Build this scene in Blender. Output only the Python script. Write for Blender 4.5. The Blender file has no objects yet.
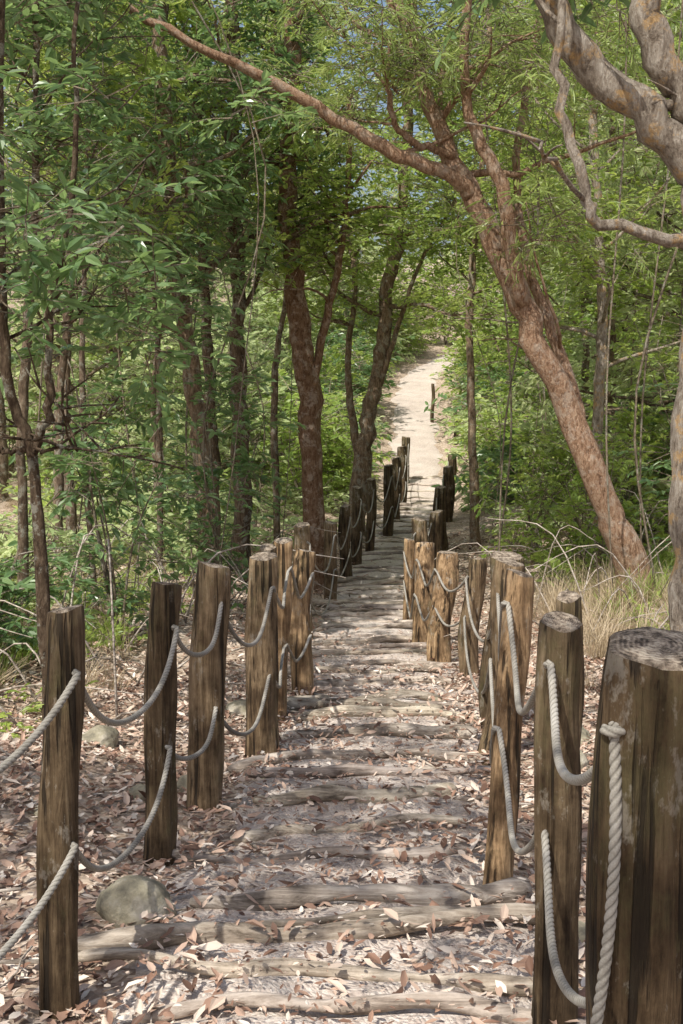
import bpy, math, random
import numpy as np
from mathutils import Vector, noise
random.seed(7); rng=np.random.default_rng(7)
S=bpy.context.scene
S.view_settings.view_transform='Standard'; S.view_settings.look='None'; S.view_settings.exposure=0
ROOT=S.collection

# ---------------------------------------------------------------- terrain functions
GY=[-300,-20,0,3,4.2,5,6,7,8,11,14,18,25,30,36,42,60,100,300]
GZ=[30,2.2,.1,-.21,-.36,-.44,-.6,-.73,-.86,-1.2,-1.5,-1.63,-1.75,-1.15,-.1,.75,2.5,6,20]
CY=[-20,0,4,6,10,14,18,25,30,36,40,46,60]
CX=[-.3,-.1,.02,.18,.28,.45,.85,1.6,1.85,2.15,2.6,4.5,10]
def C(y): return np.interp(y,CY,CX)
def G(x,y):
    x=np.asarray(x,float); y=np.asarray(y,float)
    g=np.interp(y,GY,GZ); d=x-C(y)
    r=np.maximum(0,d-.75); l=np.maximum(0,-d-.75)
    g=g+.15*r+.08*np.maximum(0,r-6)+.07*l+.1*np.maximum(0,l-7)
    e=np.clip(np.abs(d)-.5,0,1)
    g=g+e*(.05*np.sin(1.7*x+2.1*y)+.04*np.sin(3.1*x-1.3*y+1)+.02*np.sin(7*x+5*y))
    g=g+.008*np.sin(5*x+9*y)+.006*np.sin(13*x-7*y)
    return g
def Gf(x,y): return float(G(x,y))

# ---------------------------------------------------------------- materials
def mat(name):
    m=bpy.data.materials.new(name); m.use_nodes=True
    nt=m.node_tree; nt.nodes.clear()
    out=nt.nodes.new('ShaderNodeOutputMaterial'); return m,nt,out
def N(nt,t,**k):
    n=nt.nodes.new(t)
    for a,b in k.items(): setattr(n,a,b)
    return n
def ramp(nt,stops):
    r=N(nt,'ShaderNodeValToRGB'); e=r.color_ramp.elements
    while len(e)>1: e.remove(e[-1])
    e[0].position=stops[0][0]; e[0].color=(*stops[0][1],1)
    for p,c in stops[1:]:
        k=e.new(p); k.color=(*c,1)
    return r
def mixc(nt,fac,a,b,mode='MIX'):
    n=N(nt,'ShaderNodeMix',data_type='RGBA',blend_type=mode)
    for sock,v in ((n.inputs[0],fac),(n.inputs[6],a),(n.inputs[7],b)):
        if isinstance(v,(int,float)): sock.default_value=v
        elif isinstance(v,tuple): sock.default_value=(*v,1)
        else: nt.links.new(v,sock)
    return n.outputs[2]
def noise_tex(nt,scale,detail=5,vec=None,rough=.6,dist=0):
    n=N(nt,'ShaderNodeTexNoise'); n.inputs['Scale'].default_value=scale; n.inputs['Detail'].default_value=detail
    n.inputs['Roughness'].default_value=rough; n.inputs['Distortion'].default_value=dist
    if vec: nt.links.new(vec,n.inputs['Vector'])
    return n.outputs['Fac']
def objco(nt,scale=(1,1,1)):
    t=N(nt,'ShaderNodeTexCoord'); m=N(nt,'ShaderNodeMapping'); m.inputs['Scale'].default_value=scale
    nt.links.new(t.outputs['Object'],m.inputs['Vector']); return m.outputs[0]
def bsdf(nt,out,col,rough=.8,bump=None,bs=.5,bd=.02,spec=.3):
    p=N(nt,'ShaderNodeBsdfPrincipled'); p.inputs['Roughness'].default_value=rough
    p.inputs['Specular IOR Level'].default_value=spec
    if isinstance(col,tuple): p.inputs['Base Color'].default_value=(*col,1)
    else: nt.links.new(col,p.inputs['Base Color'])
    if bump:
        b=N(nt,'ShaderNodeBump'); b.inputs['Strength'].default_value=bs; b.inputs['Distance'].default_value=bd
        nt.links.new(bump,b.inputs['Height']); nt.links.new(b.outputs[0],p.inputs['Normal'])
    nt.links.new(p.outputs[0],out.inputs[0]); return p
def math_(nt,op,a,b=None):
    n=N(nt,'ShaderNodeMath',operation=op)
    for i,v in enumerate((a,b)):
        if v is None: continue
        if isinstance(v,(int,float)): n.inputs[i].default_value=v
        else: nt.links.new(v,n.inputs[i])
    return n.outputs[0]

def leaf_mat(name,dark,mid,light,trans,tf=.4,rough=.42):
    m,nt,out=mat(name)
    geo=N(nt,'ShaderNodeNewGeometry'); at=N(nt,'ShaderNodeAttribute',attribute_name='rnd')
    r=math_(nt,'ADD',math_(nt,'MULTIPLY',geo.outputs['Random Per Island'],.5),math_(nt,'MULTIPLY',at.outputs['Fac'],.5))
    c=ramp(nt,[(0.1,dark),(.5,mid),(.9,light)]); nt.links.new(r,c.inputs[0])
    p=N(nt,'ShaderNodeBsdfPrincipled'); p.inputs['Roughness'].default_value=rough; p.inputs['Specular IOR Level'].default_value=.6
    nt.links.new(c.outputs[0],p.inputs['Base Color'])
    t=N(nt,'ShaderNodeBsdfTranslucent')
    nt.links.new(mixc(nt,.6,c.outputs[0],trans),t.inputs[0])
    mx=N(nt,'ShaderNodeMixShader'); mx.inputs[0].default_value=tf
    nt.links.new(p.outputs[0],mx.inputs[1]); nt.links.new(t.outputs[0],mx.inputs[2]); nt.links.new(mx.outputs[0],out.inputs[0])
    return m
M_dark=leaf_mat('leaf_laurel',(.06,.12,.05),(.13,.225,.095),(.24,.35,.16),(.46,.66,.2),.4,.28)
M_light=leaf_mat('leaf_bright',(.12,.21,.045),(.25,.37,.08),(.42,.51,.13),(.74,.85,.22),.48)
M_acacia=leaf_mat('leaf_acacia',(.12,.20,.06),(.25,.34,.10),(.38,.46,.16),(.68,.78,.24),.42)
M_farhaze=leaf_mat('leaf_far_haze',(.26,.36,.15),(.44,.54,.25),(.62,.69,.38),(.84,.9,.5),.48,.6)  # paler than the other leaves: distance haze put into the colour
M_straw=leaf_mat('dry_grass_blade',(.32,.24,.15),(.46,.37,.24),(.6,.5,.36),(.5,.4,.25),.25,.7)

def bark(name,c1,c2,c3,scl=1,spot=None,sp=(.53,.58)):
    m,nt,out=mat(name); v=objco(nt,(9*scl,9*scl,3*scl))
    a=noise_tex(nt,2.2,8,v,.65,.6); b=noise_tex(nt,7,6,v,.75)
    f=math_(nt,'ADD',math_(nt,'MULTIPLY',a,.55),math_(nt,'MULTIPLY',b,.45))
    c=ramp(nt,[(.38,c1),(.5,c2),(.62,c3)]); nt.links.new(f,c.inputs[0])
    oi=N(nt,'ShaderNodeObjectInfo')
    col=mixc(nt,1.0,c.outputs[0],oi.outputs['Color'],'MULTIPLY')
    v2=objco(nt,(1,1,1)); s=noise_tex(nt,9,6,v2,.75); sr=ramp(nt,[(sp[0],(0,0,0)),(sp[1],(1,1,1))]); nt.links.new(s,sr.inputs[0])
    sf=math_(nt,'MULTIPLY',sr.outputs[0],.55)
    col=mixc(nt,sf,col,spot or (.38,.38,.32))
    bsdf(nt,out,col,.9,f,1,.05,.12); return m
M_bark=bark('bark_brown',(.07,.052,.04),(.20,.155,.115),(.38,.32,.25))
M_barkred=bark('bark_mottled_brown',(.12,.065,.04),(.35,.22,.14),(.54,.40,.29),1.6,(.52,.44,.36),(.51,.6))
M_barkgrey=bark('bark_grey_lichen',(.13,.10,.075),(.34,.29,.235),(.58,.53,.46),1.3,(.62,.38,.14),(.53,.6))
M_twig=bark('bark_twig',(.10,.08,.06),(.22,.18,.13),(.36,.3,.22))

def post_mats():
    m,nt,out=mat('weathered_post_wood')
    v=objco(nt,(22,22,1.6)); a=noise_tex(nt,1.6,9,v,.68,.8)
    b=noise_tex(nt,4,7,objco(nt,(1,1,.8)),.7)
    g=noise_tex(nt,1.5,4,objco(nt,(70,70,3)),.6)
    cr=noise_tex(nt,1.0,3,objco(nt,(38,38,1.3)),.5)
    crk=ramp(nt,[(.36,(0,0,0)),(.43,(1,1,1))]); nt.links.new(cr,crk.inputs[0])
    f=math_(nt,'ADD',math_(nt,'MULTIPLY',a,.36),math_(nt,'ADD',math_(nt,'MULTIPLY',b,.46),math_(nt,'MULTIPLY',g,.18)))
    c=ramp(nt,[(.39,(.04,.028,.019)),(.46,(.12,.088,.058)),(.53,(.25,.195,.135)),(.62,(.46,.39,.295))]); nt.links.new(f,c.inputs[0])
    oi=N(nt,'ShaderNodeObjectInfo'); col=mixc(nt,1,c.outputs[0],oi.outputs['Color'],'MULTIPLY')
    ms=noise_tex(nt,3.5,7,objco(nt,(1,1,.6)),.75); mr=ramp(nt,[(.5,(0,0,0)),(.6,(1,1,1))]); nt.links.new(ms,mr.inputs[0])
    col=mixc(nt,math_(nt,'MULTIPLY',mr.outputs[0],.5),col,(.115,.105,.05))
    gs=noise_tex(nt,9,6,objco(nt,(1,1,.5)),.75); gr=ramp(nt,[(.57,(0,0,0)),(.62,(1,1,1))]); nt.links.new(gs,gr.inputs[0])
    col=mixc(nt,math_(nt,'MULTIPLY',gr.outputs[0],.5),col,(.33,.30,.25))
    col=mixc(nt,math_(nt,'SUBTRACT',.85,math_(nt,'MULTIPLY',crk.outputs[0],.85)),col,(.02,.015,.01))
    h=math_(nt,'ADD',f,math_(nt,'MULTIPLY',crk.outputs[0],.35))
    bsdf(nt,out,col,.8,h,1,.03,.2)
    m2,nt,out=mat('post_end_grain')
    at=N(nt,'ShaderNodeAttribute',attribute_name='capr')
    nz=noise_tex(nt,20,4,objco(nt),.6)
    ph=math_(nt,'ADD',math_(nt,'MULTIPLY',at.outputs['Fac'],60),math_(nt,'MULTIPLY',nz,5))
    w=math_(nt,'SINE',ph); n2=noise_tex(nt,40,6,objco(nt),.75)
    f=math_(nt,'ADD',math_(nt,'MULTIPLY',w,.04),n2)
    c=ramp(nt,[(.38,(.05,.038,.028)),(.5,(.26,.205,.155)),(.62,(.5,.43,.34))]); nt.links.new(f,c.inputs[0])
    bsdf(nt,out,c.outputs[0],.85,f,.8,.012)
    return m,m2
M_post,M_cap=post_mats()

m,nt,out=mat('weathered_log'); v=objco(nt,(2.2,26,26)); a=noise_tex(nt,1.4,9,v,.68,.6); b=noise_tex(nt,5,6,objco(nt),.7)
f=math_(nt,'ADD',math_(nt,'MULTIPLY',a,.6),math_(nt,'MULTIPLY',b,.4))
c=ramp(nt,[(.38,(.11,.088,.07)),(.48,(.35,.30,.25)),(.6,(.62,.56,.49))]); nt.links.new(f,c.inputs[0])
oi=N(nt,'ShaderNodeObjectInfo'); bsdf(nt,out,mixc(nt,1,c.outputs[0],oi.outputs['Color'],'MULTIPLY'),.85,f,1,.02,.2); M_log=m

m,nt,out=mat('rope_fibre'); v=noise_tex(nt,300,3,objco(nt),.7); b=noise_tex(nt,4,5,objco(nt),.7)
at=N(nt,'ShaderNodeAttribute',attribute_name='groove_shade')  # shade between the strands is put into the rope colour
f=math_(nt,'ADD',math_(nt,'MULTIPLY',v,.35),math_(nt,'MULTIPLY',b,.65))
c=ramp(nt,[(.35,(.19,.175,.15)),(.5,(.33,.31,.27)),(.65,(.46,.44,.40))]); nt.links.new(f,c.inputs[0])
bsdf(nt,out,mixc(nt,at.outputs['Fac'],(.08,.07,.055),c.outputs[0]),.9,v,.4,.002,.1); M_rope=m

def soil(name,stops,vs,k=.4):
    m,nt,out=mat(name); v=objco(nt)
    d=N(nt,'ShaderNodeTexNoise'); d.inputs['Scale'].default_value=6; nt.links.new(v,d.inputs['Vector'])
    mv=N(nt,'ShaderNodeVectorMath',operation='MULTIPLY_ADD'); nt.links.new(d.outputs['Color'],mv.inputs[0]); mv.inputs[1].default_value=(.15,.15,.15); nt.links.new(v,mv.inputs[2])
    vo=N(nt,'ShaderNodeTexVoronoi'); vo.inputs['Scale'].default_value=vs; nt.links.new(mv.outputs[0],vo.inputs['Vector'])
    sp=N(nt,'ShaderNodeSeparateColor'); nt.links.new(vo.outputs['Color'],sp.inputs[0])
    n1=noise_tex(nt,1.3,6,v,.6); n2=noise_tex(nt,60,5,v,.7)
    f=math_(nt,'ADD',math_(nt,'MULTIPLY',sp.outputs[0],k),math_(nt,'ADD',math_(nt,'MULTIPLY',n1,.35),math_(nt,'MULTIPLY',n2,.7-k)))
    c=ramp(nt,stops); nt.links.new(f,c.inputs[0])
    h=math_(nt,'ADD',f,math_(nt,'MULTIPLY',vo.outputs['Distance'],-.6))
    bsdf(nt,out,c.outputs[0],.95,h,.8,.015,.1); return m
M_ground=soil('forest_floor',[(.25,(.15,.105,.08)),(.42,(.30,.225,.17)),(.58,(.45,.36,.28)),(.75,(.6,.51,.42))],38)
M_path=soil('path_gravel',[(.25,(.27,.21,.18)),(.42,(.47,.395,.345)),(.58,(.60,.53,.47)),(.75,(.70,.65,.60))],75,.25)

m,nt,out=mat('stone'); f=noise_tex(nt,7,8,objco(nt),.65)
c=ramp(nt,[(.35,(.13,.12,.09)),(.5,(.31,.28,.2)),(.65,(.48,.44,.36))]); nt.links.new(f,c.inputs[0]); bsdf(nt,out,c.outputs[0],.85,f,.8,.04); M_stone=m

m,nt,out=mat('fallen_leaf'); geo=N(nt,'ShaderNodeNewGeometry')
c=ramp(nt,[(0,(.09,.05,.035)),(.22,(.25,.145,.10)),(.48,(.41,.275,.205)),(.72,(.54,.42,.335)),(.9,(.66,.57,.48)),(1,(.76,.69,.61))])
nt.links.new(geo.outputs['Random Per Island'],c.inputs[0]); bsdf(nt,out,c.outputs[0],.6,None); M_litter=m

# ---------------------------------------------------------------- mesh helpers
def mk(name,V,F,mats,parent=None,smooth=True,color=None,loc=None,mi=None,link=True):
    me=bpy.data.meshes.new(name); V=np.asarray(V,float)
    if loc is not None: V=V-np.asarray(loc)
    me.from_pydata(V.tolist(),[],F); 
    for m_ in mats: me.materials.append(m_)
    if smooth: me.polygons.foreach_set('use_smooth',[True]*len(me.polygons))
    if mi is not None: me.polygons.foreach_set('material_index',mi)
    o=bpy.data.objects.new(name,me)
    if link: ROOT.objects.link(o)
    if loc is not None: o.location=loc
    if parent: o.parent=parent
    if color: o.color=(*color,1)
    return o
def empty(name,loc=(0,0,0)):
    e=bpy.data.objects.new(name,None); e.empty_display_size=.2; ROOT.objects.link(e); return e
def resample(P,n):
    P=np.asarray(P,float)
    if len(P)==2: return P[0]+(P[1]-P[0])*np.linspace(0,1,n)[:,None]
    Q=np.vstack([2*P[0]-P[1],P,2*P[-1]-P[-2]]); out=[]
    for t in np.linspace(0,len(P)-1-1e-6,n):
        i=int(t); u=t-i; a,b,c_,d=Q[i],Q[i+1],Q[i+2],Q[i+3]
        out.append(.5*((2*b)+(-a+c_)*u+(2*a-5*b+4*c_-d)*u*u+(-a+3*b-3*c_+d)*u**3))
    return np.array(out)
class MB:
    def __init__(s): s.V=[]; s.F=[]; s.n=0
    def tube(s,P,R,seg=8,lump=0.0,cap=True):
        P=np.asarray(P,float); n=len(P); R=np.asarray(R,float)*np.ones(n)
        T=np.gradient(P,axis=0); T/=np.linalg.norm(T,axis=1)[:,None]+1e-9
        ref=np.array([1,0,0.]) if abs(T[0][0])<.8 else np.array([0,1.,0]); u=np.cross(T[0],ref); u/=np.linalg.norm(u)
        th=np.linspace(0,2*math.pi,seg,endpoint=False); ph=random.random()*9
        for i in range(n):
            u=u-T[i]*np.dot(u,T[i]); u/=np.linalg.norm(u)+1e-9; w=np.cross(T[i],u)
            rr=R[i]*(1+lump*(.5*np.sin(2*th+ph+i*.35)+.35*np.sin(3*th-ph*2+i*.5)+.3*math.sin(i*.9+ph)))
            s.V.append(P[i]+np.outer(rr*np.cos(th),u)+np.outer(rr*np.sin(th),w))
        b=s.n
        for i in range(n-1):
            for j in range(seg):
                k=(j+1)%seg; s.F.append((b+i*seg+j,b+i*seg+k,b+(i+1)*seg+k,b+(i+1)*seg+j))
        if cap:
            s.F.append(tuple(b+j for j in range(seg))[::-1]); s.F.append(tuple(b+(n-1)*seg+j for j in range(seg)))
        s.n+=n*seg
    def verts(s): return np.vstack(s.V)

# ---------------------------------------------------------------- ground & path
xs=np.concatenate([-np.geomspace(300,5.2,40),np.arange(-5,7,.1),np.geomspace(7.2,300,40)])
ys=np.concatenate([-np.geomspace(200,1.2,20),np.arange(-1,28,.1),np.arange(28,60,.5),np.geomspace(61,320,30)])
X,Y=np.meshgrid(xs,ys); Z=np.minimum(G(X,Y),60)
W=len(xs); V=np.stack([X.ravel(),Y.ravel(),Z.ravel()],1)
ii,jj=np.meshgrid(np.arange(len(ys)-1),np.arange(W-1),indexing='ij'); a=(ii*W+jj).ravel()
F=np.stack([a,a+1,a+W+1,a+W],1).tolist()
mk('ground',V,F,[M_ground])
# log positions
logy=[]; y=1.6
while y<27:
    logy.append(y); y+=random.choice([.28,.34,.42,.48,.56])*random.uniform(.9,1.1)*(1 if y<15 else 1.3)
la=np.array(logy)
def step(y):
    y=np.asarray(y,float); i=np.clip(np.searchsorted(la,y)-1,0,len(la)-2)
    return np.where((y>la[0])&(y<la[-1]),np.clip((y-la[i])/(la[i+1]-la[i]),0,1)*.035,.015)
py=np.arange(-1,46,.06); cols=15; V=[]
for yy in py:
    wl=.66+.07*math.sin(yy*2.3)+.05*math.sin(yy*5.1+1); wr=.66+.07*math.sin(yy*1.9+2)+.05*math.sin(yy*4.3)
    t=np.linspace(-1,1,cols); x=C(yy)+np.where(t<0,t*wl,t*wr)
    z=G(x,yy)+.012+(step(yy)-.0)*(1-np.abs(t)**4)-.05*np.abs(t)**8
    V+= [(x[k],yy,z[k]) for k in range(cols)]
F=[(i*cols+j,i*cols+j+1,(i+1)*cols+j+1,(i+1)*cols+j) for i in range(len(py)-1) for j in range(cols-1)]
mk('dirt_path',V,F,[M_path])
# log steps
def log(yy,dx0,dx1,r,skew):
    c=float(C(yy)); n=30; t=np.linspace(0,1,n); x=c+dx0+(dx1-dx0)*t
    a=random.random()*6
    yv=yy+skew*(t-.5)+.05*np.sin(t*4+a)+.02*np.sin(t*11+a)
    z=G(x,yv)+.012+r*.42+.026+.012*np.sin(t*5+a*2)+.006*np.sin(t*13+a)
    R=r*(1-.4*t if random.random()<.5 else .6+.4*t)*(1+.10*np.sin(t*17+a)+.07*np.sin(t*31+a)); R=R.copy(); R[0]*=.6;R[-1]*=.6
    mb=MB(); mb.tube(np.stack([x,yv,z],1),R,14,.22)
    k=random.uniform(.7,1.1); mk('log_step',mb.verts(),mb.F,[M_log],color=(k,k*random.uniform(.96,1),k*random.uniform(.9,1)),loc=(c,yy,float(z.mean())))
for yy in logy:
    log(yy,-random.uniform(.42,.82),random.uniform(.40,.75),random.uniform(.022,.043),random.uniform(-.16,.16))
    if random.random()<.45: log(yy+random.uniform(.06,.11),-random.uniform(.0,.7),random.uniform(.0,.7)+.1,random.uniform(.013,.026),random.uniform(-.15,.15))

# ---------------------------------------------------------------- posts
def post(b,t,r,tone=(1,1,1),lump=.11):
    b=np.array(b,float); t=np.array(t,float); b=b.copy(); b[2]-=.12
    rings=30; seg=32; ax=t-b; L=np.linalg.norm(ax); ax/=L
    u=np.cross(ax,[0,1,0]); u/=np.linalg.norm(u); w=np.cross(ax,u)
    th=np.linspace(0,2*math.pi,seg,endpoint=False); V=[];cap=[]; ph=random.random()*10
    bend=random.uniform(-.025,.025); bend2=random.uniform(-.02,.02); split=random.random()*6.28
    def rad(s):
        o=np.array([noise.noise((math.cos(q)*1.3+ph,math.sin(q)*1.3,s*3.2)) for q in th])
        o2=np.array([noise.noise((math.cos(q)*5+ph,math.sin(q)*5,s*1.6)) for q in th])
        dq=np.abs((th-split-.3*math.sin(s*3)+math.pi)%(2*math.pi)-math.pi)
        return r*(1.08-.10*s/L)*(1+lump*2*o+.10*o2-.14*np.exp(-(dq/.13)**2)*min(1,s/L*1.5))
    for i in range(rings):
        s=L*i/(rings-1); f=1.0
        if i==rings-1: f=.95
        cc=b+ax*s+u*bend*math.sin(s*5+ph)+w*bend2*math.sin(s*4)
        rr=rad(s)*f; 
        V.append(cc+np.outer(rr*np.cos(th),u)+np.outer(rr*np.sin(th),w)+(ax*0 if i<rings-1 else np.outer(.012*np.sin(th+ph)+.004*np.sin(3*th),ax))); cap+=[0]*seg
    F=[(i*seg+j,i*seg+(j+1)%seg,(i+1)*seg+(j+1)%seg,(i+1)*seg+j) for i in range(rings-1) for j in range(seg)]
    mi=[0]*len(F); base=rings*seg; prev=(rings-1)*seg; rr0=rr
    for k,fr in enumerate((.9,.6,.3)):
        off=.004 if k==0 else .006
        V.append(cc+ax*off+np.outer(rr0*fr*np.cos(th),u)+np.outer(rr0*fr*np.sin(th),w)+np.outer(.012*fr*np.sin(th+ph)+np.array([random.uniform(-.0015,.0015) for _ in th]),ax)); cap+=[fr]*seg
        for j in range(seg): F.append((prev+j,prev+(j+1)%seg,base+(j+1)%seg,base+j)); mi.append(1)
        prev=base; base+=seg
    V.append((cc+ax*.006)[None]); cap.append(0.01)
    for j in range(seg): F.append((prev+j,prev+(j+1)%seg,base)); mi.append(1)
    o=mk('wooden_post',np.vstack(V),F,[M_post,M_cap],color=tone,loc=tuple(b),mi=mi)
    at=o.data.attributes.new('capr','FLOAT','POINT'); at.data.foreach_set('value',np.array(cap,float))
    return (np.array(b)+np.array([0,0,.12]),t,r)
D=(.47,.42,.35); Mi=(.85,.77,.66); Li=(1.35,1.15,.92)  # post tints: wood variation, with sunlit (Li) and shaded (D) tone painted in
def P(x,y,ztop,r,tone,bx=None,by=None):
    bx=x if bx is None else bx; by=y if by is None else by
    return post((bx,by,Gf(bx,by)),(x,y,ztop),r,tone)
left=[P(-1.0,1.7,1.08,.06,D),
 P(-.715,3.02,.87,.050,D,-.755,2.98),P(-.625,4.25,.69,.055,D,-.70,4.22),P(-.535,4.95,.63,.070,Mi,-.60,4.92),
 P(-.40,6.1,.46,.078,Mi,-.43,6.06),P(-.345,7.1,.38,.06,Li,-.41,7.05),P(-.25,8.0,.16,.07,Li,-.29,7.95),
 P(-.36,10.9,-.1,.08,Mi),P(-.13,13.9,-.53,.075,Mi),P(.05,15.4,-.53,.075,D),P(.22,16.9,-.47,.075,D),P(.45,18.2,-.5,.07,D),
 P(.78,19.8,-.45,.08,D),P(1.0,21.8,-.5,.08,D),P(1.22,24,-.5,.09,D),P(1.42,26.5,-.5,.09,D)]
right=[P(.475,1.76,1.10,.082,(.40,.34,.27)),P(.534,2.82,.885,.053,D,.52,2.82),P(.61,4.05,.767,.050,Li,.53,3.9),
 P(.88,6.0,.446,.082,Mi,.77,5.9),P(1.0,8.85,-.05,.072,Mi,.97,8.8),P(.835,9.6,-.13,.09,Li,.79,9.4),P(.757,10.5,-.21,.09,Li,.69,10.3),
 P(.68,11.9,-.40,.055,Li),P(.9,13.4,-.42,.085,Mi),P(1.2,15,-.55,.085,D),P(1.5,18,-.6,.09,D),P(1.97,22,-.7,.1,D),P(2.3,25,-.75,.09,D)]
P(.83,4.3,.63,.05,D); P(.93,6.8,.34,.1,D); P(-.42,6.75,.40,.05,D)
P(2.5,33,.45,.045,D); P(2.9,30.5,-.05,.05,D)

# ---------------------------------------------------------------- ropes
def rope_path(pts,sagf):
    out=[]
    for a,b in zip(pts[:-1],pts[1:]):
        a=np.array(a);b=np.array(b); L=np.linalg.norm(b-a); near=min(a[1],b[1])
        n=int(L/(.004 if near<5.5 else .03))+4; t=np.linspace(0,1,n,endpoint=False)
        sag=(sagf*random.uniform(.8,1.25))*L+.05; sag=min(sag,.36)
        p=a+(b-a)*t[:,None]; k=random.uniform(-.25,.25); p[:,2]-=sag*4*t*(1-t)*(1+k*(t-.5))+.004*np.sin(t*9); p[:,0]+=.012*np.sin(t*6+near); out.append(p)
    out.append(np.array([pts[-1]])); return np.vstack(out)
def rope(pts,r=.0088,sagf=.13,raw=False):
    p=rope_path(pts,sagf) if not raw else np.array(pts)
    n=len(p); T=np.gradient(p,axis=0); T/=np.linalg.norm(T,axis=1)[:,None]+1e-9
    s=np.concatenate([[0],np.cumsum(np.linalg.norm(np.diff(p,axis=0),axis=1))])
    up=np.array([0,0,1.]) if not raw else np.array([0,1.,0.2]); u=np.cross(T,up); u/=np.linalg.norm(u,axis=1)[:,None]+1e-9; w=np.cross(T,u); seg=18
    th=np.linspace(0,2*math.pi,seg,endpoint=False)
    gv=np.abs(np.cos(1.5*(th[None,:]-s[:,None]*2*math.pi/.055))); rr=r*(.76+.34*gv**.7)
    if raw: rr=rr*np.clip(np.minimum(np.arange(n),n-1-np.arange(n))/3,0.02,1)[:,None]
    V=p[:,None,:]+(rr*np.cos(th))[:,:,None]*u[:,None,:]+(rr*np.sin(th))[:,:,None]*w[:,None,:]
    F=[(i*seg+j,i*seg+(j+1)%seg,(i+1)*seg+(j+1)%seg,(i+1)*seg+j) for i in range(n-1) for j in range(seg)]
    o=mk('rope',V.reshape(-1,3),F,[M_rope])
    at=o.data.attributes.new('groove_shade','FLOAT','POINT'); at.data.foreach_set('value',np.clip(.15+gv*1.6,0,1).ravel())
def front(p,f,ox,oy): 
    q=(p[0]+(p[1]-p[0])*f).copy(); q[0]+=ox*p[2]; q[1]+=oy*p[2]; return q
for f in (.86,.44):
    rope([front(p,f,.75,-.75) for p in left],sagf=.14 if f>.5 else .12)
rope([front(p,.915 if i<3 else .86,-.85,-.6) for i,p in enumerate(right)],sagf=.13)
rope([front(p,.53 if i else .56,-.85,-.6) for i,p in enumerate(right)],sagf=.13)
# loose end hanging from the knot on the nearest right post
q=front(right[0],.915,-.90,-.62); t=np.linspace(0,1,260)
tail=np.stack([q[0]-.002-.03*t+.012*np.sin(t*5),q[1]-.012-.02*np.sin(t*3),q[2]+.01-.78*t],1)
rope(tail.tolist(),.0084,raw=True)
a=np.linspace(0,2*math.pi*.9,90); rope(np.stack([q[0]-.002+.012*np.cos(a),q[1]-.010+.013*np.sin(a),q[2]-.014+.006*a/6.28],1).tolist(),.0078,raw=True)

# ---------------------------------------------------------------- stones
def stone(x,y,sx,sy,sz,seed):
    import bmesh
    bm=bmesh.new(); bmesh.ops.create_icosphere(bm,subdivisions=4,radius=1)
    for v in bm.verts:
        c=v.co; k=1+.28*noise.noise(c*1.1+Vector((seed,0,0)))+.08*noise.noise(c*3.5+Vector((seed,3,0)))
        v.co=Vector((c.x*k*sx,c.y*k*sy,c.z*k*sz))
    me=bpy.data.meshes.new('stone'); bm.to_mesh(me); bm.free(); me.materials.append(M_stone)
    me.polygons.foreach_set('use_smooth',[True]*len(me.polygons))
    o=bpy.data.objects.new('stone',me); ROOT.objects.link(o); o.location=(x,y,Gf(x,y)+sz*.45); o.rotation_euler=(0,0,seed)
for i,a in enumerate([(-.66,3.66,.125,.10,.095),(-1.15,4.6,.1,.08,.05),(-.68,5.3,.09,.07,.07),(-.62,7.2,.13,.1,.06),(1.1,5.6,.12,.1,.07),(1.25,6.2,.1,.08,.06),
  (-1.3,6.2,.12,.1,.07),(-.5,9,.1,.09,.07),(-.9,5.1,.06,.05,.04),(.72,3.5,.06,.05,.04),(-.35,5.6,.05,.04,.03),(.62,7.6,.07,.06,.04),(1.9,5.4,.14,.12,.08)]): stone(*a,i*1.7)

# ---------------------------------------------------------------- fallen leaves
def litter(name,n,xr,yr,Lr,dens,lift=.0):
    x=rng.uniform(*xr,n*3); y=rng.uniform(*yr,n*3)
    k=rng.random(n*3)<dens(x,y); x=x[k][:n]; y=y[k][:n]; n=len(x)
    d=np.abs(x-C(y)); nl=la[np.clip(np.searchsorted(la,y),0,len(la)-1)]; nl2=la[np.clip(np.searchsorted(la,y)-1,0,len(la)-1)]
    on=(np.minimum(np.abs(nl-y),np.abs(y-nl2))<.05)&(d<.6)
    z=G(x,y)+.01+np.where(d<.62,.018+step(y),0)+rng.uniform(0,.022,n)+lift+np.where(on,.018,0)
    L=Lr[0]+(Lr[1]-Lr[0])*rng.random(n)**1.6; Wd=L*rng.uniform(.25,.45,n); a=rng.uniform(0,2*math.pi,n)
    tx,ty=rng.normal(0,.32,n),rng.normal(0,.32,n); cu=rng.uniform(-.35,.6,n)
    ax=np.stack([np.cos(a),np.sin(a),tx],1); sd=np.stack([-np.sin(a),np.cos(a),ty],1); up=np.cross(ax,sd)
    B=np.stack([x,y,z],1); L=L[:,None]; Wd=Wd[:,None]; cu=cu[:,None]
    pts=[B-ax*L*.5, B-ax*L*.2+sd*Wd*.5+up*cu*Wd, B+ax*L*.2+sd*Wd*.45+up*cu*Wd, B+ax*L*.5+up*cu*L*.35, B+ax*L*.2-sd*Wd*.45+up*cu*Wd, B-ax*L*.2-sd*Wd*.5+up*cu*Wd]
    V=np.stack(pts,1).reshape(-1,3); b=np.arange(n)*6
    F=np.concatenate([np.stack([b,b+1,b+2,b+3],1),np.stack([b,b+3,b+4,b+5],1)]).tolist()
    mk(name,V,F,[M_litter],smooth=False)
def dn(x,y):
    d=np.abs(x-C(y)); pt=.5+.5*np.sin(x*5+y*3.1+2*np.sin(y*2.3)); return np.clip(.16+.3*pt+.68*np.clip((d-.3)/.5,0,1),0,1)*np.clip(1.2-d*.12,.1,1)
litter('leaf_litter',54000,(-3.5,4.2),(1.6,9),(.022,.072),dn)
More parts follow.
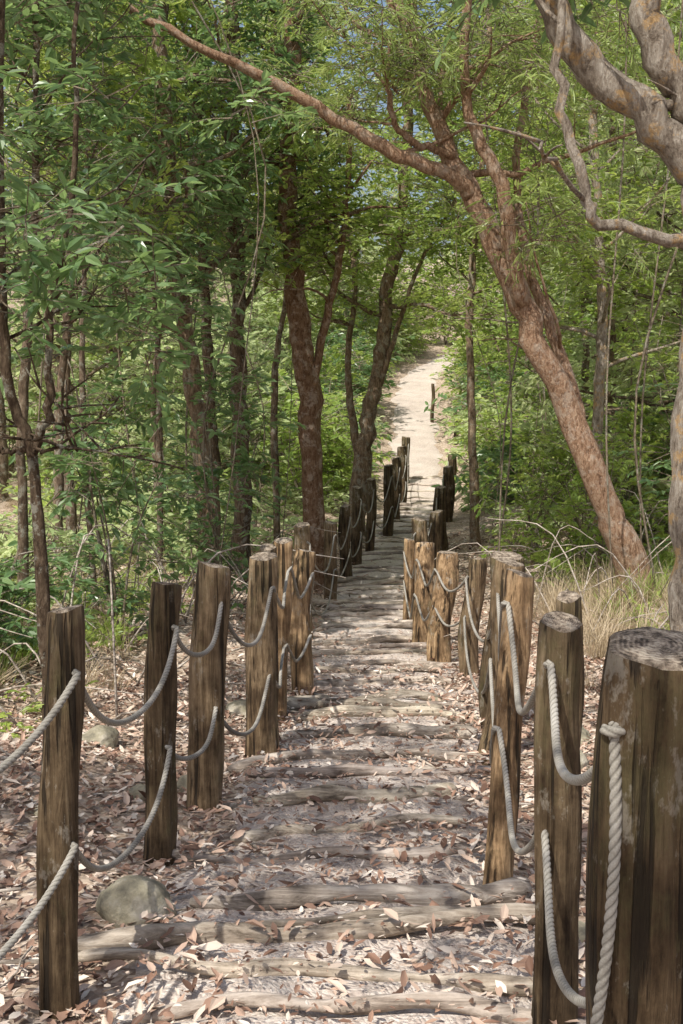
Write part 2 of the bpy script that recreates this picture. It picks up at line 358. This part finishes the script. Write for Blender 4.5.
litter('leaf_litter',20000,(-4,5.5),(9,20),(.04,.09),lambda x,y:dn(x,y)*np.where(np.abs(x-C(y))<.6,.3,1))
litter('leaf_litter',9000,(-.7,1.0),(1.6,11),(.012,.035),lambda x,y:np.ones_like(x),-.006)
# woody debris
mb=MB()
for i in range(340):
    y=random.uniform(2,14); x=float(C(y))+random.choice([-1,1])*random.uniform(.1,2.6); a=random.random()*6.28; L=random.uniform(.08,.45)
    t=np.linspace(-.5,.5,6); px=x+np.cos(a)*t*L+.01*np.sin(t*9+a); pyy=y+np.sin(a)*t*L
    mb.tube(np.stack([px,pyy,G(px,pyy)+.035+t*random.uniform(-.05,.08)],1),random.uniform(.002,.007),5)
mk('fallen_twigs',mb.verts(),mb.F,[M_log])

# ---------------------------------------------------------------- foliage clumps
def col(name): return bpy.data.collections.new(name)
def clump(c,name,m,nt,nl,R,L,Wd,droop,flat=.25):
    V=[];F=[];mi=[]
    mb=MB()
    for k in range(nt):
        az=random.uniform(0,6.28); d=np.array([math.cos(az),math.sin(az),random.uniform(-.35,.6)]); d/=np.linalg.norm(d)
        o=np.array([random.uniform(-.2,.2)*R for _ in range(3)]); ln=R*random.uniform(.5,1.15)
        tp=[o+d*ln*t+np.array([0,0,-.12*ln*t*t]) for t in np.linspace(0,1,3)]
        mb.tube(tp,[.005,.003,.002],3,cap=False)
        for i in range(nl):
            t=1-.6*random.random()**1.5; p=o+d*ln*t+np.array([0,0,-.12*ln*t*t])
            yaw=random.choice([-1,1])*random.uniform(.1,1.7)*(1.35-t*.6); ca,sa=math.cos(yaw),math.sin(yaw)
            a=np.array([d[0]*ca-d[1]*sa,d[0]*sa+d[1]*ca,d[2]*.5-random.uniform(-.25,1)*droop]); a/=np.linalg.norm(a)
            nrm=np.array([random.gauss(0,flat),random.gauss(0,flat),1]); nrm-=a*np.dot(nrm,a); nrm/=np.linalg.norm(nrm); s=np.cross(nrm,a)
            l=L*random.uniform(.55,1.15); w=Wd*random.uniform(.75,1.15)
            b=len(V); fo=.16*w
            V+=[p,p+a*l*.3+s*w*.5+nrm*fo,p+a*l*.68+s*w*.38+nrm*(fo-l*.04),p+a*l-nrm*l*.12,p+a*l*.68-s*w*.38+nrm*(fo-l*.04),p+a*l*.3-s*w*.5+nrm*fo]
            F+=[(b,b+1,b+2,b+3),(b,b+3,b+4,b+5)]; mi+=[0,0]
    b=len(V); V+=list(mb.verts()); F+=[tuple(q+b for q in f) for f in mb.F]; mi+=[1]*len(mb.F)
    o=mk(name,np.array(V),F,[m,M_twig],smooth=False,mi=mi,link=False); c.objects.link(o)
SP={}
for nm,mt,ntw,nl,R,L,Wd,dr,fl in (('laurel',M_dark,8,7,.42,.12,.042,.5,.45),('bright',M_light,8,7,.4,.10,.04,.4,.45),('acacia',M_acacia,9,8,.42,.13,.015,1.0,.6),('far',M_farhaze,7,7,.42,.12,.05,.4,.55)):
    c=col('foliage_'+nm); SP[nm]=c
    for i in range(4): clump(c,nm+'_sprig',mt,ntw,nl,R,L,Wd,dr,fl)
# grass tufts
def tuft(c,m,n,h,w):
    V=[];F=[]
    for i in range(n):
        az=random.uniform(0,6.28); d=np.array([math.cos(az),math.sin(az),0]); s=np.array([-d[1],d[0],0])*w*.5; o=d*random.uniform(0,.08)+np.array([random.uniform(-.08,.08),random.uniform(-.08,.08),0]); H=h*random.uniform(.5,1.1); le=random.uniform(.2,1.0)
        b=len(V)
        for t in (0,.35,.7,1):
            p=o+d*H*le*t*t+np.array([0,0,H*(t-.45*le*t*t)]); k=1-t*.8; V+=[p-s*k,p+s*k]
        F+=[(b+q,b+q+1,b+q+3,b+q+2) for q in (0,2,4)]
    o=mk('tuft',np.array(V),F,[m],smooth=False,link=False); c.objects.link(o)
SP['straw']=col('grass_dry'); SP['grass']=col('grass_green')
for i in range(3): tuft(SP['straw'],M_straw,45,.5,.007); tuft(SP['grass'],M_light,30,.4,.014)
GN={}
def gn(sp):
    if sp in GN: return GN[sp]
    g=bpy.data.node_groups.new('scatter_'+sp,'GeometryNodeTree')
    g.interface.new_socket('Geometry',in_out='INPUT',socket_type='NodeSocketGeometry'); g.interface.new_socket('Geometry',in_out='OUTPUT',socket_type='NodeSocketGeometry')
    i=g.nodes.new('NodeGroupInput'); o=g.nodes.new('NodeGroupOutput'); p=g.nodes.new('GeometryNodeInstanceOnPoints')
    ci=g.nodes.new('GeometryNodeCollectionInfo'); ci.inputs['Collection'].default_value=SP[sp]; ci.inputs['Separate Children'].default_value=True; ci.inputs['Reset Children'].default_value=True
    a=g.nodes.new('GeometryNodeInputNamedAttribute'); a.data_type='FLOAT_VECTOR'; a.inputs['Name'].default_value='rot'
    b=g.nodes.new('GeometryNodeInputNamedAttribute'); b.data_type='FLOAT_VECTOR'; b.inputs['Name'].default_value='scl'
    rl=g.nodes.new('GeometryNodeRealizeInstances')
    l=g.links.new; l(i.outputs[0],p.inputs['Points']); l(ci.outputs[0],p.inputs['Instance']); p.inputs['Pick Instance'].default_value=True
    l(a.outputs['Attribute'],p.inputs['Rotation']); l(b.outputs['Attribute'],p.inputs['Scale']); l(p.outputs[0],rl.inputs[0]); l(rl.outputs[0],o.inputs[0]); GN[sp]=g; return g
def foliage(name,pts,sp,scale,parent=None,tilt=.35,clear=True,cull=True,keep=1.0):
    pts=np.asarray(pts,float).reshape(-1,3)
    if clear and len(pts):
        x,y,z=pts.T; d=np.abs(x-C(y)); g=G(x,y)
        bad=(d<1.15)&(z<np.maximum(g+2.5,np.where(y>30,1.3,1.75)))&(y<44)
        bad|=(np.abs(x)<y*.3+.6)&(y<4.8)&(y>-1)&(z<1.6+y*.36+.6)
        bad|=(d<.9+.12*y)&(y<9)&(z<g+1.8)
        if cull: bad|=(z>2.3+.30*y)|(np.abs(x)>.36*y+2.5)
        if keep<1: bad|=rng.random(len(x))>keep
        pts=pts[~bad]
    n=len(pts)
    if n==0: return None
    me=bpy.data.meshes.new(name); me.vertices.add(n); me.vertices.foreach_set('co',pts.ravel())
    r=np.stack([rng.normal(0,tilt,n),rng.normal(0,tilt,n),rng.uniform(0,6.28,n)],1); s=(scale*rng.uniform(.7,1.25,n))[:,None]*np.ones((1,3))
    for k,v in (('rot',r),('scl',s)):
        at=me.attributes.new(k,'FLOAT_VECTOR','POINT'); at.data.foreach_set('vector',v.ravel())
    at=me.attributes.new('rnd','FLOAT','POINT'); at.data.foreach_set('value',rng.random(n))
    o=bpy.data.objects.new(name,me); ROOT.objects.link(o); 
    if parent: o.parent=parent
    md=o.modifiers.new('scatter','NODES'); md.node_group=gn(sp); return o

def tree(name,trunk,r0,r1,barkm,sp,nbr=14,t0=.35,blen=2.0,lscale=1.0,tint=(1,1,1),limbs=(),per=6,elev=(.1,.8),jit=.3,seg=14,zmin=-9,cull=True,keep=1.0,drop=None):
    e=empty(name); mb=MB(); leaf=[]
    n=40; P_=resample(trunk,n); R_=r0+(r1-r0)*np.linspace(0,1,n)**.8; R_[0]*=1.35; R_[1]*=1.15
    P_[1:]+=rng.normal(0,.012*(r0/.1),(n-1,3))
    mb.tube(P_,R_,seg,.16)
    lines=[]
    for lp,lr,lt in limbs:
        m_=26; q=resample(lp,m_); q[2:]+=rng.normal(0,.010,(m_-2,3)); mb.tube(q,np.linspace(lr,lt,m_),10,.12); lines.append((q,lr))
    for i in range(nbr):
        if lines and random.random()<.45:
            q,lr=random.choice(lines); k=random.randint(len(q)//3,len(q)-1); s0=q[k]; rb=lr*.35; bl=blen*.6
        else:
            t=t0+(1-t0)*((i+.5)/nbr); k=int(t*(n-1)); s0=P_[k]; rb=R_[k]*.42; bl=blen*(1.15-.6*(t-t0)/(1-t0+1e-6))
        az=i*2.4+random.uniform(-.6,.6); el=random.uniform(*elev); L=bl*random.uniform(.6,1.15)
        d=np.array([math.cos(az)*math.cos(el),math.sin(az)*math.cos(el),math.sin(el)])
        m_=9; pp=[s0]
        for j in range(m_-1):
            d=d+rng.normal(0,.16,3)+np.array([0,0,.03]); d/=np.linalg.norm(d); pp.append(pp[-1]+d*L/(m_-1))
        pp=np.array(pp)
        if pp[:,2].min()<Gf(pp[-1][0],pp[-1][1])+.15: pp[:,2]=np.maximum(pp[:,2],Gf(pp[-1][0],pp[-1][1])+.2)
        dd=np.abs(pp[:,0]-C(pp[:,1])); 
        if ((dd<1.0)&(pp[:,2]<np.maximum(G(pp[:,0],pp[:,1])+2.3,1.7))).any(): continue
        mb.tube(pp,np.linspace(max(rb,.008),.005,m_),6)
        for j in range(3,m_): leaf.append(pp[j]+rng.normal(0,jit*.5,3))
        for k2 in range(3):
            j=random.randint(2,m_-2); d2=rng.normal(0,1,3); d2[2]=abs(d2[2])*.4; d2/=np.linalg.norm(d2); L2=L*random.uniform(.25,.45)
            tw=np.array([pp[j]+d2*L2*u+np.array([0,0,-.1*L2*u*u]) for u in np.linspace(0,1,5)]); mb.tube(tw,np.linspace(.008,.003,5),4)
            for _ in range(per//3+1): leaf.append(tw[random.randint(2,4)]+rng.normal(0,jit,3))
    V=mb.verts(); base=P_[0]
    mk('trunk',V,mb.F,[barkm],parent=e,color=tint)
    leaf=[l for l in leaf if l[2]>zmin and not (drop and drop(l))]
    if leaf: foliage('foliage',leaf,sp,lscale,e,cull=cull,keep=keep)
    return e

def gp(x,y,dz=-.15): return (x,y,Gf(x,y)+dz)
# leaning mottled tree on the right
tree('leaning_tree',[gp(2.85,11),(2.62,11,-.3),(2.37,11,.25),(1.93,11,1.26),(1.58,11,1.95),(1.24,11,2.72),(.93,11.1,3.35),(.62,11.2,4.15),(.35,11.4,5.3),(.2,11.5,6.6)],.165,.05,M_barkred,'acacia',
 nbr=26,t0=.62,blen=2.3,keep=.9,drop=lambda l:l[0]<1.2 and l[1]<11.1 and l[2]<3.75,limbs=[
 ([(1.15,11,2.85),(.96,10.9,3.02),(.36,10.8,3.24),(-.375,10.7,3.66),(-1.29,10.6,4.08),(-2.1,10.5,4.5)],.075,.03),
 ([(1.62,10.95,1.9),(1.5,10.8,2.35),(1.38,10.7,2.9),(1.1,10.7,3.5),(1.05,10.6,4.3),(1.2,10.6,5.4)],.08,.03),
 ([(2.3,11,.45),(2.12,11.2,1.2),(1.75,11.3,2.2),(1.62,11.4,3.2),(1.8,11.4,4.6)],.06,.03),
 ([(1.0,11,3.2),(.55,10.9,3.35),(.4,10.8,3.7),(.42,10.7,4.1)],.04,.015)],zmin=2.3)
# near right tree at frame edge
tree('lichen_tree',[gp(1.60,4.9),(1.48,4.9,.5),(1.44,4.9,1.1),(1.46,4.95,1.7),(1.47,5,2.2),(1.53,5.05,2.7),(1.62,5.1,3.4),(1.7,5.2,4.6),(1.7,5.3,6)],.095,.06,M_barkgrey,'laurel',
 nbr=12,t0=.75,blen=1.6,zmin=3.0,keep=.7,limbs=[
 ([(1.47,5,2.0),(1.42,5,2.22),(1.27,5,2.43),(1.08,5,2.57),(.91,5,2.76),(.79,5,2.99),(.72,5,3.4),(.6,5,4.2)],.074,.055),
 ([(1.5,5,2.35),(1.4,5,2.5),(1.26,5,2.74),(1.21,5,3.0),(1.3,5,3.6),(1.25,5,4.6)],.075,.055),
 ([(1.50,4.95,1.88),(1.38,4.85,1.93),(1.22,4.8,1.97),(1.0,4.8,2.03),(.95,4.8,2.13),(.88,4.8,2.35),(.83,4.8,2.6),(.84,4.8,2.85),(.8,4.8,3.3)],.030,.014)])
# left trees
tree('slender_tree',[gp(-1.73,6.9),(-1.76,6.9,.36),(-1.79,6.9,.93),(-1.9,6.9,1.31),(-1.92,6.9,1.8),(-1.9,6.9,2.67),(-1.85,6.9,3.6),(-1.8,7,5)],.04,.02,M_bark,'laurel',nbr=16,t0=.5,blen=1.2,tint=(.55,.5,.45),keep=.5,
 limbs=[([(-1.79,6.9,.9),(-1.67,6.9,1.2),(-1.65,6.9,1.7),(-1.5,6.9,2.4),(-1.45,6.9,3.4)],.03,.012),([(-1.79,6.9,.95),(-2.0,6.9,.93),(-2.3,6.9,.9)],.02,.012),([(-1.79,6.9,.92),(-1.6,6.8,.97),(-1.5,6.8,.94)],.012,.006)],zmin=1.5)
tree('slender_tree',[gp(-2.6,9.6),(-2.55,9.6,1.0),(-2.4,9.6,2.4),(-2.35,9.6,3.6),(-2.3,9.6,5.2)],.05,.02,M_bark,'laurel',nbr=14,t0=.5,blen=1.2,tint=(.7,.65,.6),keep=.5,zmin=2.2)
tree('forest_tree',[gp(-1.4,13),(-1.5,13,.3),(-1.66,13,1.6),(-1.8,13,3),(-1.9,13,5),(-1.9,13,7.5)],.13,.06,M_bark,'laurel',nbr=18,t0=.36,blen=1.9,tint=(1.0,.9,.8),zmin=1.4,keep=.65)
tree('forest_tree',[gp(-1.25,15.2),(-1.27,15,.6),(-1.28,15,2.4),(-1.3,15,5),(-1.3,15,8)],.12,.07,M_bark,'laurel',nbr=16,t0=.42,blen=1.9,tint=(.6,.55,.5),zmin=2.0,keep=.6)
tree('forest_tree',[gp(-1.7,15.6),(-1.68,15.5,.6),(-1.75,15.5,2.4),(-1.8,15.5,5),(-1.8,15.5,8)],.09,.05,M_bark,'bright',nbr=14,t0=.5,blen=2,tint=(.6,.55,.5),zmin=2.3,keep=.5)
tree('forest_tree',[gp(-.32,15),(-.4,15,.6),(-.53,15,1.9),(-.66,15,3.6),(-.6,15,5),(-.6,15,8)],.16,.09,M_barkred,'bright',nbr=16,t0=.5,blen=2.2,tint=(.6,.56,.52),zmin=2.2,keep=.65,
 limbs=[([(-.42,15,.7),(-.2,15,1.8),(.05,15,3),(.1,15,4.5)],.06,.03)])
tree('forest_tree',[gp(.2,19.5),(.4,19.5,.1),(.62,19.5,1.2),(.75,19.5,2.4),(1.0,19.5,4),(1.1,19.5,7)],.16,.07,M_bark,'bright',nbr=22,t0=.42,blen=2.6,tint=(1.1,1,.9),zmin=1.7,keep=.9,
 limbs=[([(.3,19.5,-.5),(.1,19.5,1),(.2,19.5,2.5),(.0,19.5,4)],.07,.03),([(.45,19.5,.3),(.9,19.4,1.8),(1.25,19.4,2.8),(1.8,19.4,3.8)],.05,.02)])
tree('forest_tree',[gp(2.1,18.5),(2.0,18.5,.5),(1.95,18.5,2.2),(2.1,18.5,4),(2.2,18.5,7)],.075,.04,M_bark,'bright',nbr=16,t0=.5,blen=2.2,tint=(1.2,1.1,1),zmin=2,keep=.8)
tree('forest_tree',[gp(3.2,14.5),(3.1,14.5,.5),(3.1,14.5,2.2),(2.95,14.5,4),(3,14.5,7)],.08,.04,M_barkgrey,'bright',nbr=16,t0=.35,blen=2.2,zmin=.8,keep=.8)
# slim bare trunks on the left
for x,y,r in ((-2.4,11.5,.035),(-3.0,12.5,.05),(-2.2,14.2,.045),(-.95,17.5,.06),(-3.4,15,.07),(-2.6,17,.05)):
    tree('slender_tree',[gp(x,y),(x+random.uniform(-.1,.1),y,1),(x+random.uniform(-.3,.3),y,3),(x+random.uniform(-.4,.4),y,6)],r,r*.5,M_bark,'bright',nbr=8,t0=.6,blen=1.2,tint=(.8,.75,.7),seg=8,zmin=2.6,keep=.5)
# unseen trees added behind and left of the camera to cast dappled shade
for x,y,h,ln,kp in ((-2.7,-2.6,6.2,2.8,.65),(-3.1,1.6,6.2,2.4,.45)):
    tree('dapple_tree',[gp(x,y),(x+.1,y,2.5),(x+.2,y+.1,4.4),(x+.3,y,h)],.12,.05,M_bark,'bright',nbr=14,t0=.62,blen=ln,zmin=4.4,elev=(0,.5),cull=False,keep=kp)
# forest trees
k=0; placed=[]
while k<31:
    y=random.uniform(15.5,46); s=random.choice([-1,1,1]) if y<30 else random.choice([-1,1]); lo=2.0 if s>0 else 2.8; x=float(C(y))+s*random.uniform(lo,lo+.8+y*.2)
    if any((x-a)**2+(y-b)**2<2.2 for a,b in placed): continue
    placed.append((x,y)); k+=1; h=random.uniform(7,10)+(y-15)*.12; g=Gf(x,y); lean=random.uniform(-.8,.8)
    t=random.uniform(.6,1.2)
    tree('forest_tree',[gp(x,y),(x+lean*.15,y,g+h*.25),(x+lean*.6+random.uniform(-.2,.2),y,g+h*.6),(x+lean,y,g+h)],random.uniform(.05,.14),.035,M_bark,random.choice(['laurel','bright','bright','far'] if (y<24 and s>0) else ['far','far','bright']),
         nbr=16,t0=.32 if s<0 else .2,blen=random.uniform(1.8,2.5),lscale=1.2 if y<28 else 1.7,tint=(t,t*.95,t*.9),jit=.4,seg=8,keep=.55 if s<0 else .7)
# shrubs
def shrub(x,y,w,h,sp,n,sc=1.0):
    e=empty('shrub'); mb=MB(); g=Gf(x,y); pts=[]
    for i in range(7):
        a=random.uniform(0,6.28); L=random.uniform(.4,1); tip=np.array([x+math.cos(a)*w*.6*L,y+math.sin(a)*w*.6*L,g+h*random.uniform(.6,1)])
        q=resample([(x,y,g-.05),(x+math.cos(a)*w*.15,y+math.sin(a)*w*.15,g+h*.4),tip],7); mb.tube(q,np.linspace(.014,.004,7),5)
    for i in range(n):
        a=random.uniform(0,6.28); r=w*.5*math.sqrt(random.random()); zz=random.uniform(.12,1)
        r*=math.sqrt(max(.05,1-(zz-.5)**2*2.2)); pts.append((x+math.cos(a)*r,y+math.sin(a)*r,g+h*zz))
    mk('stems',mb.verts(),mb.F,[M_twig],parent=e); foliage('foliage',pts,sp,sc,e)
for i in range(30):
    y=random.uniform(9.5,30); s=random.choice([-1,1,1]); x=float(C(y))+s*random.uniform(2.0 if s>0 else 1.9,2.6+y*.2)
    if s>0 and y<12.5: y+=3; x=float(C(y))+random.uniform(2.2,5)
    shrub(x,y,random.uniform(1.2,2.2),random.uniform(.5,1.1) if s<0 else random.uniform(.9,2.1),random.choice(['bright','far','far','far'] if s<0 else ['laurel','bright','far','bright']),int(random.uniform(14,24)),1.0+.02*y)
# undergrowth further off on the left, sunlit look painted in by pale leaves
for i in range(22):
    y=random.uniform(20,34); x=float(C(y))-random.uniform(3.2,10)
    shrub(x,y,2.6,random.uniform(1.6,3.4),random.choice(['far','far','bright']),24,1.7)
# banks of shrubs closing in on the path where it climbs away
for y in np.arange(23,46,1.35):
    for s in (-1,1):
        w=random.uniform(1.8,2.6); x=float(C(y))+s*(1.0+w*.42+random.uniform(0,.3))
        if s>0 and y>41: continue
        shrub(x,y,w,random.uniform(1.0,2.4),random.choice(['laurel','bright','bright','far']),26,1.6)
        if random.random()<.7: shrub(x+s*2.2,y,2.6,random.uniform(2,3.5),'far',22,1.9)
for x in np.arange(-1,7,1.3): shrub(x,48.5+random.uniform(-.5,.5),2.6,random.uniform(2.5,4),'bright',30,2.0)
for x,y,w,h,sp in ((-2.6,8.4,1.0,.9,'laurel'),(-3.0,7.5,1.0,.8,'bright'),(-1.9,10,1.0,2.3,'laurel'),(-1.2,12,.9,2.6,'laurel'),(3.9,11.8,1.4,2.2,'laurel'),(2.9,13.5,1.5,1.6,'bright'),(4.2,13.5,2,2.8,'bright'),(2.6,16,1.3,1.8,'bright')):
    shrub(x,y,w,h,sp,26)
# grasses
def scat(n,xr,yr): 
    x=rng.uniform(*xr,n); y=rng.uniform(*yr,n); return np.stack([x,y,G(x,y)],1)
foliage('dry_grass',scat(90,(1.7,3.4),(8.2,12.5)),'straw',1.0,tilt=.2,clear=False)
foliage('dry_grass',scat(60,(-4,-1.5),(6,11)),'straw',.7,tilt=.35,clear=False)
foliage('dry_grass',scat(160,(-9,-2),(11,26)),'straw',1.0,tilt=.3,clear=False)
foliage('dry_grass',scat(60,(1.6,4),(4.5,8.5)),'straw',.6,tilt=.25,clear=False)
foliage('grass',scat(90,(2.3,5),(8,16)),'grass',1.0,tilt=.2,clear=False)
foliage('grass',scat(90,(-5,-1.8),(7.5,14)),'grass',.9,tilt=.2,clear=False)
foliage('low_plants',scat(120,(-6,-1.6),(6,16))+np.array([0,0,.1]),'bright',.6,tilt=.3)
foliage('low_plants',scat(110,(2.4,7),(8.5,18))+np.array([0,0,.12]),'bright',.65,tilt=.3)
foliage('low_plants',scat(200,(-11,-1.5),(14,32))+np.array([0,0,.25]),'far',1.2,tilt=.3)
n=420; y=rng.uniform(17,46,n); s=rng.choice([-1,1],n); x=C(y)+s*rng.uniform(1.2,4.5,n)
foliage('low_plants',np.stack([x,y,G(x,y)+.2],1),'far',1.3,tilt=.3)
# dead branches & vines
mb=MB()
for i in range(130):
    s=random.choice([-1,-1,1]); y=random.uniform(6,14); x=float(C(y))+s*random.uniform(1.5,3.5); g=Gf(x,y); L=random.uniform(.5,1.5); a=random.random()*6.28; h=random.uniform(.1,1.0)
    mb.tube(resample([(x,y,g),(x+math.cos(a)*L*.4,y+math.sin(a)*L*.4,g+h),(x+math.cos(a)*L,y+math.sin(a)*L,g+h*random.uniform(.1,1.1))],9),np.linspace(.009,.003,9),5)
mk('dead_branches',mb.verts(),mb.F,[M_log])
mb=MB()
for i in range(30):
    y=random.uniform(9,20); s=random.choice([-1,1]); x=float(C(y))+s*random.uniform(1.2,4); g=Gf(x,y)
    mb.tube(resample([(x,y,g),(x+random.uniform(-.3,.3),y,g+2),(x+random.uniform(-.5,.5),y+.2,g+4.5),(x+random.uniform(-.9,.9),y,g+7)],16),random.uniform(.004,.013),5)
mk('hanging_vines',mb.verts(),mb.F,[M_twig])
# distant forest
n=1150; x=rng.uniform(-22,30,n); y=rng.uniform(50,72,n); z=G(x,y)+16*rng.uniform(0,1,n)**1.1
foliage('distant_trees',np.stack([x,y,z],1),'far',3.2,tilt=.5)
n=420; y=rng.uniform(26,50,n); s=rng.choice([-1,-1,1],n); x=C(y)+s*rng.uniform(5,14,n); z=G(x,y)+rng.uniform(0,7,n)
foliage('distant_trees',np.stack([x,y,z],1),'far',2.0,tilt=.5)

# ---------------------------------------------------------------- light
el=math.radians(55); sd=Vector((-.5,-.75,0)).normalized(); v=Vector((sd.x*math.cos(el),sd.y*math.cos(el),math.sin(el)))
L=bpy.data.lights.new('sun','SUN'); L.energy=5; L.angle=math.radians(.5); L.color=(1,.95,.86)
so=bpy.data.objects.new('sun',L); ROOT.objects.link(so); so.rotation_euler=v.to_track_quat('Z','Y').to_euler()
w=bpy.data.worlds.new('World'); S.world=w; w.use_nodes=True; nt=w.node_tree; nt.nodes.clear()
sk=nt.nodes.new('ShaderNodeTexSky'); sk.sky_type='NISHITA'; sk.sun_disc=False; sk.sun_elevation=el; sk.sun_rotation=math.atan2(v.x,v.y); sk.dust_density=4
bg=nt.nodes.new('ShaderNodeBackground'); bg.inputs[1].default_value=.15; o=nt.nodes.new('ShaderNodeOutputWorld')
nt.links.new(sk.outputs[0],bg.inputs[0]); nt.links.new(bg.outputs[0],o.inputs[0])
cam=bpy.data.cameras.new('camera'); cam.sensor_fit='VERTICAL'; cam.sensor_height=36; cam.lens=42.2; cam.clip_end=1000; cam.clip_start=.05
co=bpy.data.objects.new('camera',cam); ROOT.objects.link(co); co.location=(0,0,1.55); co.rotation_euler=(math.radians(82),0,0); S.camera=co
